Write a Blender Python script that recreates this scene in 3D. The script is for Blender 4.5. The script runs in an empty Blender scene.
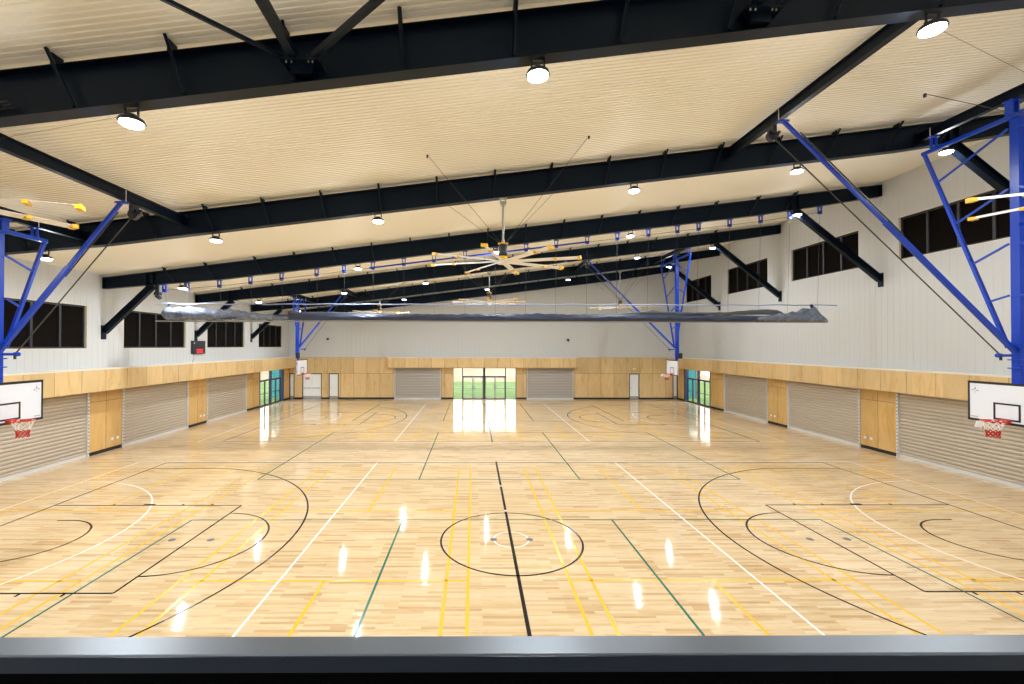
import bpy, math, random
from mathutils import Vector, Matrix
random.seed(7)
C = bpy.context.scene.collection
PI = math.pi
# ------------------------------------------------------------------ helpers
def roof(x): return 10.5 + 0.1227*x

class MB:
    """collects faces in world coordinates"""
    def __init__(s): s.v=[]; s.f=[]; s.m=[]; s.sm=[]
    def add(s, vs, fs, mi=0, smooth=False):
        o=len(s.v); s.v+= [tuple(p) for p in vs]
        for f in fs: s.f.append([i+o for i in f]); s.m.append(mi); s.sm.append(smooth)
        return s
    def box(s, x0,x1,y0,y1,z0,z1, mi=0):
        if x0>x1: x0,x1=x1,x0
        if y0>y1: y0,y1=y1,y0
        if z0>z1: z0,z1=z1,z0
        v=[(x0,y0,z0),(x1,y0,z0),(x1,y1,z0),(x0,y1,z0),(x0,y0,z1),(x1,y0,z1),(x1,y1,z1),(x0,y1,z1)]
        return s.add(v,[(0,3,2,1),(4,5,6,7),(0,1,5,4),(1,2,6,5),(2,3,7,6),(3,0,4,7)],mi)
    def bevbox(s, x0,x1,y0,y1,z0,z1,b,mi=0):
        """box with chamfered edges along its longest axis pair (octagonal prism along x)"""
        pr=[(y0+b,z0),(y1-b,z0),(y1,z0+b),(y1,z1-b),(y1-b,z1),(y0+b,z1),(y0,z1-b),(y0,z0+b)]
        return s.prism_x(pr,x0,x1,mi)
    def prism_x(s, pr, x0, x1, mi=0):
        n=len(pr); v=[(x0,a,b) for a,b in pr]+[(x1,a,b) for a,b in pr]
        return s.add(v,[tuple(range(n))[::-1],tuple(range(n,2*n))]+[(i,(i+1)%n,(i+1)%n+n,i+n) for i in range(n)],mi)
    def prism_y(s, pr, y0, y1, mi=0):
        n=len(pr); v=[(a,y0,b) for a,b in pr]+[(a,y1,b) for a,b in pr]
        return s.add(v,[tuple(range(n)),tuple(range(n,2*n))[::-1]]+[(i+n,(i+1)%n+n,(i+1)%n,i) for i in range(n)],mi)
    def bar(s, p, q, w, h, up=(0,0,1), mi=0):
        p=Vector(p); q=Vector(q); d=(q-p).normalized(); up=Vector(up)
        a=d.cross(up)
        if a.length<1e-4: a=d.cross(Vector((0,1,0)))
        a.normalize(); b=a.cross(d).normalized()
        o=[]
        for c in (p,q):
            for i,j in ((-1,-1),(1,-1),(1,1),(-1,1)): o.append(c+a*(i*w/2)+b*(j*h/2))
        return s.add(o,[(0,1,2,3),(7,6,5,4),(0,4,5,1),(1,5,6,2),(2,6,7,3),(3,7,4,0)],mi)
    def tube(s, p, q, r, n=10, mi=0, r2=None, cap=True):
        p=Vector(p); q=Vector(q); d=(q-p).normalized(); r2=r if r2 is None else r2
        a=d.cross(Vector((0,0,1)))
        if a.length<1e-3: a=d.cross(Vector((0,1,0)))
        a.normalize(); b=a.cross(d).normalized(); o=[]
        for c,rr in ((p,r),(q,r2)):
            for i in range(n):
                t=2*PI*i/n; o.append(c+a*(rr*math.cos(t))+b*(rr*math.sin(t)))
        s.add(o,[(i,(i+1)%n,(i+1)%n+n,i+n) for i in range(n)],mi,True)
        if cap: s.add(o,[tuple(range(n))[::-1],tuple(range(n,2*n))],mi)
        return s
    def path(s, pts, r, n=6, mi=0, closed=False):
        pts=[Vector(p) for p in pts]; N=len(pts); o=[]
        for k,p in enumerate(pts):
            if closed: d=(pts[(k+1)%N]-pts[k-1])
            else: d=pts[min(k+1,N-1)]-pts[max(k-1,0)]
            d.normalize(); a=d.cross(Vector((0.01,0.02,1)))
            if a.length<1e-3: a=d.cross(Vector((0,1,0)))
            a.normalize(); b=a.cross(d)
            for i in range(n):
                t=2*PI*i/n; o.append(p+a*(r*math.cos(t))+b*(r*math.sin(t)))
        fs=[]
        for k in range(N if closed else N-1):
            k2=(k+1)%N
            for i in range(n): fs.append((k*n+i,k*n+(i+1)%n,k2*n+(i+1)%n,k2*n+i))
        return s.add(o,fs,mi,True)
    def lathe(s, c, prof, n=20, mi=0):
        c=Vector(c); o=[]
        for r,z in prof:
            for i in range(n):
                t=2*PI*i/n; o.append(c+Vector((r*math.cos(t),r*math.sin(t),z)))
        fs=[]
        for k in range(len(prof)-1):
            for i in range(n): fs.append((k*n+i,k*n+(i+1)%n,(k+1)*n+(i+1)%n,(k+1)*n+i))
        return s.add(o,fs,mi,True)
    def build(s, name, mats, parent=None, kind=None):
        me=bpy.data.meshes.new(name)
        off=Vector((0,0,0))
        p=parent
        while p is not None: off+=p.location; p=p.parent
        me.from_pydata([tuple(Vector(v)-off) for v in s.v],[],s.f)
        if not isinstance(mats,(list,tuple)): mats=[mats]
        for m in mats: me.materials.append(m)
        me.polygons.foreach_set('material_index',s.m)
        me.polygons.foreach_set('use_smooth',s.sm)
        me.update()
        o=bpy.data.objects.new(name,me); C.objects.link(o)
        if parent is not None: o.parent=parent
        if kind: o['kind']=kind
        return o

def tag(o,label=None,cat=None,group=None,kind=None):
    if label: o['label']=label
    if cat: o['category']=cat
    if group: o['group']=group
    if kind: o['kind']=kind
    return o
def thing(name,loc,label,cat,group=None):
    o=bpy.data.objects.new(name,None); C.objects.link(o); o.location=loc; o.empty_display_size=.2
    return tag(o,label,cat,group)
def struct_root(name,loc):
    o=bpy.data.objects.new(name,None); C.objects.link(o); o.location=loc; o['kind']='structure'; return o
def copy_tree(o,parent=None):
    c=o.copy(); C.objects.link(c)
    if parent is not None: c.parent=parent
    for ch in list(o.children): copy_tree(ch,c)
    return c

# ------------------------------------------------------------------ materials
def mat(name,col,rough=.5,metal=0,spec=.5,emit=None,es=0):
    m=bpy.data.materials.new(name); m.use_nodes=True
    b=m.node_tree.nodes['Principled BSDF']
    b.inputs['Base Color'].default_value=(*col,1); b.inputs['Roughness'].default_value=rough
    b.inputs['Metallic'].default_value=metal; b.inputs['Specular IOR Level'].default_value=spec
    if emit: b.inputs['Emission Color'].default_value=(*emit,1); b.inputs['Emission Strength'].default_value=es
    # slight procedural wear in the surface finish
    nt=m.node_tree; t=nt.nodes.new('ShaderNodeTexCoord'); n=nt.nodes.new('ShaderNodeTexNoise'); n.inputs['Scale'].default_value=3.5
    r=nt.nodes.new('ShaderNodeMapRange'); r.inputs['To Min'].default_value=max(.02,rough-.06); r.inputs['To Max'].default_value=min(1,rough+.06)
    nt.links.new(t.outputs['Object'],n.inputs['Vector']); nt.links.new(n.outputs['Fac'],r.inputs['Value']); nt.links.new(r.outputs['Result'],b.inputs['Roughness'])
    return m
def nodes(m): return m.node_tree, m.node_tree.nodes['Principled BSDF']
def N(nt,t,**kw):
    n=nt.nodes.new(t)
    for k,v in kw.items():
        if k in n.inputs: n.inputs[k].default_value=v
        else: setattr(n,k,v)
    return n
def ramp(nt,stops):
    r=nt.nodes.new('ShaderNodeValToRGB'); e=r.color_ramp.elements
    while len(e)<len(stops): e.new(.5)
    for i,(p,c) in enumerate(stops): e[i].position=p; e[i].color=(*c,1)
    return r

def wood_floor():
    m=bpy.data.materials.new('maple_strip_floor'); m.use_nodes=True; nt,b=nodes(m); L=nt.links.new
    tc=N(nt,'ShaderNodeTexCoord')
    br=N(nt,'ShaderNodeTexBrick',**{'Scale':1.0,'Mortar Size':.0012,'Brick Width':.8,'Row Height':.075,'Mortar Smooth':.3,'Bias':0.0})
    br.offset=.37; br.offset_frequency=3
    br.inputs['Color1'].default_value=(0,0,0,1); br.inputs['Color2'].default_value=(1,1,1,1); br.inputs['Mortar'].default_value=(.5,.5,.5,1)
    L(tc.outputs['Object'],br.inputs['Vector'])
    r=ramp(nt,[(0,FLOOR[0]),(.3,FLOOR[1]),(.6,FLOOR[2]),(.86,FLOOR[3]),(1,FLOOR[4])]); L(br.outputs['Color'],r.inputs['Fac'])
    mp=N(nt,'ShaderNodeMapping'); mp.inputs['Scale'].default_value=(1.1,16,1); L(tc.outputs['Object'],mp.inputs['Vector'])
    n1=N(nt,'ShaderNodeTexNoise',**{'Scale':1.6,'Detail':6.0,'Roughness':.65}); L(mp.outputs[0],n1.inputs['Vector'])
    r1=ramp(nt,[(.3,(.70,.56,.42)),(.44,(.95,.93,.90)),(.62,(1.03,1.03,1.03)),(.8,(.84,.74,.62))]); L(n1.outputs['Fac'],r1.inputs['Fac'])
    mx=N(nt,'ShaderNodeMix',data_type='RGBA',blend_type='MULTIPLY'); mx.inputs['Factor'].default_value=.75
    L(r.outputs['Color'],mx.inputs['A']); L(r1.outputs['Color'],mx.inputs['B'])
    n2=N(nt,'ShaderNodeTexNoise',**{'Scale':.35,'Detail':2.0}); L(tc.outputs['Object'],n2.inputs['Vector'])
    r2=ramp(nt,[(.3,(.95,.92,.86)),(.7,(1.04,1.03,1.02))]); L(n2.outputs['Fac'],r2.inputs['Fac'])
    mx2=N(nt,'ShaderNodeMix',data_type='RGBA',blend_type='MULTIPLY'); mx2.inputs['Factor'].default_value=1
    L(mx.outputs['Result'],mx2.inputs['A']); L(r2.outputs['Color'],mx2.inputs['B'])
    L(mx2.outputs['Result'],b.inputs['Base Color'])
    b.inputs['Roughness'].default_value=.05; b.inputs['Specular IOR Level'].default_value=.42
    # boards are very slightly cupped, which stretches reflections
    m3=N(nt,'ShaderNodeMapping'); m3.inputs['Scale'].default_value=(.15,9,1); L(tc.outputs['Object'],m3.inputs['Vector']); n3=N(nt,'ShaderNodeTexNoise',**{'Scale':1.0,'Detail':2.0}); L(m3.outputs[0],n3.inputs['Vector'])
    bp=N(nt,'ShaderNodeBump',**{'Strength':.26,'Distance':.01}); L(n3.outputs['Fac'],bp.inputs['Height']); L(bp.outputs[0],b.inputs['Normal'])
    return m
FLOOR=[(.70,.565,.375),(.67,.53,.34),(.64,.49,.30),(.595,.435,.25),(.50,.34,.18)]

def ply(name,base,axis):
    m=bpy.data.materials.new(name); m.use_nodes=True; nt,b=nodes(m); L=nt.links.new
    tc=N(nt,'ShaderNodeTexCoord'); sp=N(nt,'ShaderNodeSeparateXYZ'); L(tc.outputs['Object'],sp.inputs[0])
    a=sp.outputs['X' if axis=='x' else 'Y']
    mu=N(nt,'ShaderNodeMath',operation='MULTIPLY'); mu.inputs[1].default_value=1/1.22; L(a,mu.inputs[0])
    fl=N(nt,'ShaderNodeMath',operation='FLOOR'); L(mu.outputs[0],fl.inputs[0])
    zl=N(nt,'ShaderNodeMath',operation='GREATER_THAN'); zl.inputs[1].default_value=2.4; L(sp.outputs['Z'],zl.inputs[0])
    cb=N(nt,'ShaderNodeCombineXYZ'); L(fl.outputs[0],cb.inputs[0]); L(zl.outputs[0],cb.inputs[1])
    wn=N(nt,'ShaderNodeTexWhiteNoise'); L(cb.outputs[0],wn.inputs['Vector'])
    ad=N(nt,'ShaderNodeVectorMath',operation='ADD'); sc=N(nt,'ShaderNodeVectorMath',operation='SCALE'); sc.inputs['Scale'].default_value=9
    L(wn.outputs['Color'],sc.inputs[0]); L(sc.outputs[0],ad.inputs[0]); L(tc.outputs['Object'],ad.inputs[1])
    mp=N(nt,'ShaderNodeMapping'); mp.inputs['Scale'].default_value=(2.2,2.2,.55); L(ad.outputs[0],mp.inputs['Vector'])
    n1=N(nt,'ShaderNodeTexNoise',**{'Scale':1.4,'Detail':5.0,'Distortion':1.2}); L(mp.outputs[0],n1.inputs['Vector'])
    c=base; r=ramp(nt,[(.28,(c[0]*.88,c[1]*.80,c[2]*.64)),(.45,c),(.72,(min(1,c[0]*1.05),c[1]*1.08,c[2]*1.18))]); L(n1.outputs['Fac'],r.inputs['Fac'])
    r2=N(nt,'ShaderNodeMapRange'); r2.inputs['To Min'].default_value=.86; r2.inputs['To Max'].default_value=1.08; L(wn.outputs['Value'],r2.inputs['Value'])
    mx=N(nt,'ShaderNodeVectorMath',operation='SCALE'); L(r.outputs['Color'],mx.inputs[0]); L(r2.outputs['Result'],mx.inputs['Scale'])
    L(mx.outputs[0],b.inputs['Base Color']); b.inputs['Roughness'].default_value=.42; b.inputs['Specular IOR Level'].default_value=.35
    return m
PLY=(.66,.475,.235)
M={}
M['floor']=wood_floor()
M['black_line']=mat('black_court_paint',(.004,.004,.005),.2,0,.2)
M['white_line']=mat('white_court_paint',(.80,.80,.78),.2)
M['green_line']=mat('green_court_paint',(.002,.125,.085),.2,0,.2)
M['yellow_line']=mat('yellow_court_paint',(.76,.45,.03),.2,0,.3)
M['ceil']=mat('cream_ribbed_liner',(.86,.83,.73),.55,0,.3)
M['wall']=mat('white_ribbed_liner',(.535,.555,.565),.5,0,.3)
M['ply_y']=ply('clear_finished_plywood_side',PLY,'y')
M['ply_x']=ply('clear_finished_plywood_end',PLY,'x')
M['ply_pier']=ply('shaded_plywood_pier',(.62,.405,.155),'y')  # shade under the bulkhead is put into this deeper, more orange plywood colour
M['cap']=mat('pale_capping',(.72,.68,.60),.5)
M['black']=mat('black_skirting',(.008,.008,.009),.5)
M['steel']=mat('charcoal_painted_steel',(.0012,.0032,.0085),.42,0,.26)
M['steel'].node_tree.nodes['Principled BSDF'].inputs['Specular Tint'].default_value=(.5,.72,1,1)
M['blue']=mat('royal_blue_powdercoat',(.003,.048,.48),.3,0,.4)
M['bluedk']=mat('dark_blue_window_frame',(.012,.045,.13),.35)
M['yellow']=mat('yellow_plastic',(.85,.50,.02),.4)
M['alu']=mat('pale_fan_blade_aluminium',(.84,.85,.86),.38,.1)
M['grey']=mat('galvanised_grey_metal',(.36,.37,.37),.4,.6)
M['socket']=mat('dark_grey_socket_cap',(.10,.11,.115),.5)
M['bolt']=mat('bright_zinc_bolt',(.75,.72,.6),.3,.8)
M['shutter']=mat('beige_grey_shutter_slats',(.50,.445,.37),.42,.15)
M['shutter_end']=mat('grey_shutter_slats',(.42,.40,.37),.35,.35)
M['guide']=mat('silver_shutter_guide',(.68,.71,.74),.4,.15)
M['louvre']=mat('dark_bronze_mesh_screen',(.007,.005,.0035),.8,0,.1)
M['winframe']=mat('dark_grey_window_frame',(.014,.016,.022),.5)
M['reveal']=mat('cream_window_reveal',(.66,.62,.52),.5)
M['frame']=mat('charcoal_door_frame',(.022,.028,.034),.35)
M['leaf']=mat('silver_door_leaf_frame',(.42,.44,.45),.35,.4)
M['whitedoor']=mat('white_painted_door',(.78,.82,.86),.4)
M['board']=mat('white_backboard',(.76,.82,.93),.25)
M['blackline']=mat('black_board_border',(.012,.012,.016),.4)
M['orange']=mat('orange_red_rim',(.62,.035,.012),.35)
M['netw']=mat('white_net_cord',(.82,.80,.76),.8)
M['netr']=mat('red_net_cord',(.50,.02,.02),.8)
M['skirt']=mat('silver_blue_vinyl',(.16,.19,.26),.27,.3)
M['netdk']=mat('navy_curtain_mesh',(.018,.028,.06),.5)
M['netgrey']=mat('grey_curtain_mesh',(.07,.075,.085),.7)
M['cable']=mat('dark_wire_cable',(.03,.03,.03),.5)
M['rail']=mat('roof_sheen_rail_top',(.11,.125,.145),.34,.55)  # roof light reflected on the dark rail is put into this paler colour
M['raildk']=mat('blue_black_rail_edge',(.008,.014,.027),.3,.4)
M['red_led']=mat('red_lit_digits',(.3,.01,.01),.5,0,.5,(1,.03,.06),1.6)
M['lens']=mat('lit_led_lens',(.9,.9,.9),.5,0,.5,(.93,.97,1),13)
M['plastic_w']=mat('white_plastic',(.8,.8,.8),.4)
M['teal']=mat('teal_sheeting',(.004,.26,.29),.5)
M['brick']=mat('cream_orange_render',(.62,.36,.22),.7)
M['concrete']=mat('grey_concrete',(.35,.34,.32),.6)
M['lamp_black']=mat('black_housing',(.015,.018,.025),.4)
def glass():
    m=bpy.data.materials.new('clear_glazing'); m.use_nodes=True; nt=m.node_tree; nt.nodes.clear(); L=nt.links.new
    o=N(nt,'ShaderNodeOutputMaterial'); t=N(nt,'ShaderNodeBsdfTransparent'); t.inputs[0].default_value=(.96,.97,.96,1)
    g=N(nt,'ShaderNodeBsdfGlossy'); g.inputs['Roughness'].default_value=.03; f=N(nt,'ShaderNodeLayerWeight'); mx=N(nt,'ShaderNodeMixShader')
    pw=N(nt,'ShaderNodeMath',operation='POWER'); pw.inputs[1].default_value=5; ma=N(nt,'ShaderNodeMath',operation='MULTIPLY_ADD'); ma.inputs[1].default_value=.9; ma.inputs[2].default_value=.03
    f.inputs['Blend'].default_value=.5; L(f.outputs['Facing'],pw.inputs[0]); L(pw.outputs[0],ma.inputs[0]); L(ma.outputs[0],mx.inputs[0]); L(t.outputs[0],mx.inputs[1]); L(g.outputs[0],mx.inputs[2]); L(mx.outputs[0],o.inputs[0]); return m
M['glass']=glass()
def grass(name,a,b_):
    m=bpy.data.materials.new(name); m.use_nodes=True; nt,b=nodes(m)
    tc=N(nt,'ShaderNodeTexCoord'); n=N(nt,'ShaderNodeTexNoise',**{'Scale':.5,'Detail':6.0}); nt.links.new(tc.outputs['Object'],n.inputs['Vector'])
    r=ramp(nt,[(.35,a),(.65,b_)]); nt.links.new(n.outputs['Fac'],r.inputs['Fac']); nt.links.new(r.outputs['Color'],b.inputs['Base Color']); b.inputs['Roughness'].default_value=.9
    return m
M['grass']=grass('mown_green_grass',(.055,.125,.012),(.11,.18,.025))
M['bank']=grass('dry_pale_grass_bank',(.27,.20,.12),(.33,.27,.18))

# ------------------------------------------------------------------ camera (fitted to the court markings)
F,CX,CY=441.9023,476.5058,342.0
def ray(x,y):
    a=(x-CX)/F; b=(y-CY)/F; c,s=math.cos(.0014),math.sin(.0014); a,b=c*a+s*b,-s*a+c*b
    c,s=math.cos(.0091),math.sin(.0091); d=c+s*b; u=-c*b+s
    c,s=math.cos(.0061),math.sin(.0061); return Vector((c*a+s*d,-s*a+c*d,u))
f0=ray(CX,CY); rx=ray(CX+F,CY)-f0; up=f0-ray(CX,CY+F)
cam=bpy.data.cameras.new('camera'); co=bpy.data.objects.new('camera',cam); C.objects.link(co)
R=Matrix((rx.normalized(),up.normalized(),-f0.normalized())).transposed()
co.matrix_world=Matrix.Translation((-.9665,-11.4145,4.9773)) @ R.to_4x4()
cam.sensor_width=36; cam.lens=F/1024*36; cam.shift_x=(512-CX)/1024; cam.clip_start=.05; cam.clip_end=300
bpy.context.scene.camera=co

# ------------------------------------------------------------------ setting: floor with its court markings
XW=18.25; YB=30.1; YF=-14.5
fl=MB(); fl.box(-XW-.2,XW+.2,YF-.2,YB+.2,-.2,0,0)
def strip(x0,x1,y0,y1,mi,lev): 
    z=.0006*lev; fl.add([(x0,y0,z),(x1,y0,z),(x1,y1,z),(x0,y1,z)],[(0,1,2,3)],mi)
def hl(x0,x1,y,w,mi,lev): strip(x0,x1,y-w/2,y+w/2,mi,lev)
def vl(x,y0,y1,w,mi,lev): strip(x-w/2,x+w/2,y0,y1,mi,lev)
def arc(cx,cy,r,a0,a1,w,mi,lev,n=64):
    z=.0006*lev
    for i in range(n):
        t,u=math.radians(a0+(a1-a0)*i/n),math.radians(a0+(a1-a0)*(i+1)/n)
        p=[(cx+rr*math.cos(q),cy+rr*math.sin(q),z) for rr,q in ((r-w/2,t),(r+w/2,t),(r+w/2,u),(r-w/2,u))]
        fl.add(p,[(0,1,2,3)],mi)
BLK,WHT,GRN,YEL=1,2,3,4
for yc in (0,19.15):
    # badminton, yellow
    for x0,sgn in ((1.08,1),(-1.08,-1),(9.26,1),(-9.26,-1)):
        X=lambda d:x0+sgn*d
        for d in (0,.46,5.64,6.10): vl(X(d),yc-6.7,yc+6.7,.065,YEL,1)
        for y in (-1.99,1.99,-5.94,5.94,-6.68,6.68): hl(min(X(0),X(6.1)),max(X(0),X(6.1)),yc+y,.06,YEL,1)
        for s in (-1,1): strip(X(3.05)-.033,X(3.05)+.033,min(yc+s*1.99,yc+s*6.7),max(yc+s*1.99,yc+s*6.7),YEL,1)
    # netball, white
    for x in (-5.08,5.08): vl(x,yc-7.62,yc+7.62,.05,WHT,3)
    for x in (-15.24,15.24): vl(x,yc-7.62,yc+7.62,.05,WHT,3)
    for y in (-7.62,7.62): hl(-15.24,15.24,yc+y,.05,WHT,3)
    arc(-15.24,yc,4.9,-90,90,.05,WHT,3); arc(15.24,yc,4.9,90,270,.05,WHT,3); arc(0,yc,.45,0,360,.04,WHT,3,32)
    # basketball, black
    for y in (-7.5,7.5): hl(-14,14,yc+y,.05,BLK,4)
    for s in (-1,1): vl(s*14,yc-7.5,yc+7.5,.05,BLK,4)
    vl(0,yc-7.65,yc+7.65,.075,BLK,4); arc(0,yc,1.8,0,360,.05,BLK,4,96)
    for y in (1.98,4.35): vl(0,yc+y-.06,yc+y+.06,.07,WHT,5)
    for s in (-1,1):
        bx=s*12.425
        a0,a1=(-78.0,78.0) if s<0 else (102.0,258.0)
        k=math.degrees(math.asin(6.6/6.75))
        arc(bx,yc,6.75,(-k if s<0 else 180-k),(k if s<0 else 180+k),.05,BLK,4,96)
        xe=bx-s*math.cos(math.radians(k))*6.75
        for y in (-6.6,6.6): hl(min(s*14,xe),max(s*14,xe),yc+y,.05,BLK,4)
        for y in (-2.45,2.45): hl(min(s*14,s*8.2),max(s*14,s*8.2),yc+y,.05,BLK,4)
        vl(s*8.2,yc-2.45,yc+2.45,.05,BLK,4)
        arc(s*8.2,yc,1.8,(-90 if s<0 else 90),(90 if s<0 else 270),.05,BLK,4)
        arc(bx,yc,1.27,(-90 if s<0 else 90),(90 if s<0 else 270),.05,BLK,4)
        for y in (-1.27,1.27): hl(min(bx,bx+s*.375),max(bx,bx+s*.375),yc+y,.05,BLK,4)
        for x in (12.2,11.1,10.05,9.15):
            for sy in (-1,1):
                w=.36 if x==11.1 else .06
                strip(s*x-w/2,s*x+w/2,yc+min(sy*2.45,sy*2.57),yc+max(sy*2.45,sy*2.57),BLK,4)
for y0,y1 in ((-7.71,1.29),(5.11,14.08),(17.9,26.9)):
    for x in (-9,-3,3,9): vl(x,y0,y1,.05,GRN,2)
    for y in (y0,y1): hl(-9,9,y,.05,GRN,2)
floor=fl.build('floor',[M['floor'],M['black_line'],M['white_line'],M['green_line'],M['yellow_line']],kind='structure')

# ceiling: ribs run along x, real trapezoid ribs
cl=MB(); p=.118; y=YF-.1; prof=[]
while y<YB+.1:
    prof+=[(y,0),(y+.05,0),(y+.062,.017),(y+.106,.017)]; y+=p
v=[];f=[]
for yy,dz in prof:
    for x in (-XW-.1,XW+.1): v.append((x,yy,roof(x)+dz))
for i in range(len(prof)-1): f.append((2*i,2*i+1,2*i+3,2*i+2))
cl.add(v,f); x0,x1=-XW-.1,XW+.1
cl.add([(x0,YF-.1,roof(x0)+.2),(x1,YF-.1,roof(x1)+.2),(x1,YB+.1,roof(x1)+.2),(x0,YB+.1,roof(x0)+.2)],[(3,2,1,0)])
cl.build('ceiling',M['ceil'],kind='structure')

def ribbed(mb, place, u0,u1,z0,zt, period=.2, g=.026, dep=.012):
    """vertical-grooved sheet between u0,u1 from z0 to zt(u); place(u,z,d) -> point, d = depth away from the room"""
    us=[]; k=math.floor(u0/period)
    while k*period<u1:
        b=k*period
        for a,d in ((0,0),(period-g,0),(period-g*.7,dep),(period-g*.3,dep)):
            if u0<b+a<u1: us.append((b+a,d))
        k+=1
    us=[(u0,0)]+us+[(u1,0)]; v=[];f=[]
    for u,d in us: v+=[place(u,z0,d),place(u,zt(u),d)]
    for i in range(len(us)-1): f.append((2*i,2*i+2,2*i+3,2*i+1))
    mb.add(v,f)
WIN=[(3.63,8.45),(10.48,15.22),(17.32,22.0),(24.17,28.6)]
for side,s,zw0,zw1,zt in (('left',-1,4.82,6.78,roof(-XW)),('right',1,8.88,10.83,roof(XW))):
    w=MB(); pl=lambda u,z,d,s=s:(s*(XW+d),u,z)
    ribbed(w,pl,YF,YB,3.7,lambda u:zw0,.3,.02,.006); ribbed(w,pl,YF,YB,zw1,lambda u:zt,.3,.02,.006)
    e=[YF]+[q for a in WIN for q in a]+[YB]
    for i in range(0,len(e),2): ribbed(w,pl,e[i],e[i+1],zw0,lambda u:zw1,.3,.02,.006)
    w.box(s*(XW+.26),s*(XW+.3),YF,YB,3.7,zt+.2)       # outer skin behind the liner
    w.build('wall_'+side,M['wall'],kind='structure')
n=0
for side,s,z0,z1 in (('left',-1,4.82,6.78),('right',1,8.88,10.83)):
    for a,b in WIN:
        n+=1; r=struct_root('window_%d'%n,(s*XW,(a+b)/2,z0))
        m=MB(); X0,X1=s*XW,s*(XW+.2); t=.03
        m.box(X0,X1,a,a+t,z0,z1).box(X0,X1,b-t,b,z0,z1).box(X0,X1,a,b,z0,z0+t).box(X0,X1,a,b,z1-t,z1)
        m.build('reveal',M['reveal'],r)
        m=MB(); q=.07; X0,X1=s*(XW+.10),s*(XW+.17)
        m.box(X0,X1,a+t,a+t+q,z0+t,z1-t).box(X0,X1,b-t-q,b-t,z0+t,z1-t).box(X0,X1,a+t,b-t,z0+t,z0+t+q).box(X0,X1,a+t,b-t,z1-t-q,z1-t)
        m.build('window_frame',M['winframe'],r)
        for k in (1,2,3):
            yy=a+(b-a)*k/4; MB().box(s*(XW+.09),s*(XW+.17),yy-.05,yy+.05,z0+.1,z1-.1).build('mullion',M['winframe'],r)
        m=MB(); zz=z0+.1       # closely spaced screen slats with a dark backing
        while zz<z1-.12:
            m.add([(s*(XW+.14),a+.1,zz),(s*(XW+.14),b-.1,zz),(s*(XW+.17),b-.1,zz+.05),(s*(XW+.17),a+.1,zz+.05)],[(0,1,2,3)]); zz+=.065
        m.box(s*(XW+.19),s*(XW+.195),a+.03,b-.03,z0+.03,z1-.03)
        m.build('mesh_screen',M['louvre'],r)
# back wall
w=MB(); pl=lambda u,z,d:(u,YB+d,z)
ribbed(w,pl,-XW,XW,3.85,lambda u:roof(u),.4,.03,.012)
w.box(-XW,XW,YB+.26,YB+.3,3.9,8.2)
w.build('wall_back',M['wall'],kind='structure')
w=MB(); w.add([(-XW-.1,YF,0),(XW+.1,YF,0),(XW+.1,YF,roof(XW)),(-XW-.1,YF,roof(-XW))],[(0,3,2,1)])
w.box(-XW,XW,YF-.3,YF-.2,0,8); w.build('wall_front',M['wall'],kind='structure')

# plywood cladding of the end wall: (x0,x1,z0,z1) sheets with thin dark joints
def ply_end(x0,x1,z0,z1,yf=YB-.04,th=.1):
    m=MB(); e=[x0]; k=math.ceil((x0+.1)/1.22)
    while k*1.22<x1-.1: e.append(k*1.22); k+=1
    e.append(x1); zz=[z0]+([2.4] if z0<2.3 and z1>2.5 else [])+[z1]
    for i in range(len(e)-1):
        for j in range(len(zz)-1): m.box(e[i]+.010,e[i+1]-.010,yf,yf+th,zz[j]+.010,zz[j+1]-.010)
    m.box(x0,x1,yf+.012,yf+th,z0,z1,1)
    return m
tn=0
def trim(mb,mats):
    global tn
    tn+=1; return mb.build('trim_%d'%tn,mats,kind='structure')
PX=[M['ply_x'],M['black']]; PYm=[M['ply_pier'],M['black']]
# doorways in the end wall: left corner, double, single ; right single, right corner
segs=[(-18.25,-8.42,2.4,3.9),(8.42,18.25,2.4,3.9)]
for a,b in ((-17.75,-17.0),(-15.2,-14.53),(-13.62,-8.42),(-4.02,-2.9),(3.02,3.98),(8.42,13.64),(14.6,17.75)):
    trim(ply_end(a,b,.15,2.4),PX)
trim(ply_end(-18.2,-8.42,2.4,3.9),PX); trim(ply_end(8.42,18.2,2.4,3.9),PX)
trim(ply_end(-4.02,-2.9,2.4,3.0),PX); trim(ply_end(3.02,3.98,2.4,3.0),PX)
k=0
m=MB()
for a,b in ((-17.75,-17.0),(-15.2,-14.53),(-13.62,-8.42),(-4.02,-2.9),(3.02,3.98),(8.42,13.64),(14.6,17.75)): m.box(a,b,YB-.03,YB+.06,0,.15)
m.build('baseboard_back',M['black'],kind='structure')
# projecting plywood bulkhead over the end wall openings
def bulk_end(x0,x1,yf,z0=2.95,z1=3.9):
    m=ply_end(x0,x1,z0,z1,yf,.03); m.box(x0+.01,x1-.01,yf+.03,YB,z0+.005,z1-.02); m.box(x0,x1,yf-.004,YB,z1-.02,z1+.015,2); return m
trim(bulk_end(-8.95,8.75,29.5),[M['ply_x'],M['black'],M['cap']])
def bulk_side(s,w,phase,y0,y1,z0=2.95,z1=3.9):
    m=MB(); X0=s*(XW-w); X1=s*(XW-w+.03); e=[y0]; k=math.ceil((y0-phase+.1)/1.22)
    while phase+k*1.22<y1-.1: e.append(phase+k*1.22); k+=1
    e.append(y1)
    for i in range(len(e)-1): m.box(X0,X1,e[i]+.009,e[i+1]-.009,z0,z1)
    m.box(s*(XW-w+.012),s*XW,y0,y1,z0+.005,z1-.01,1 if False else 0)
    m.box(s*(XW-w+.010),s*(XW-w+.03),y0,y1,z0+.004,z1-.01,1)
    m.box(s*(XW-w-.01),s*XW,y0,y1,z1,z1+.05,2); return m
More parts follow.
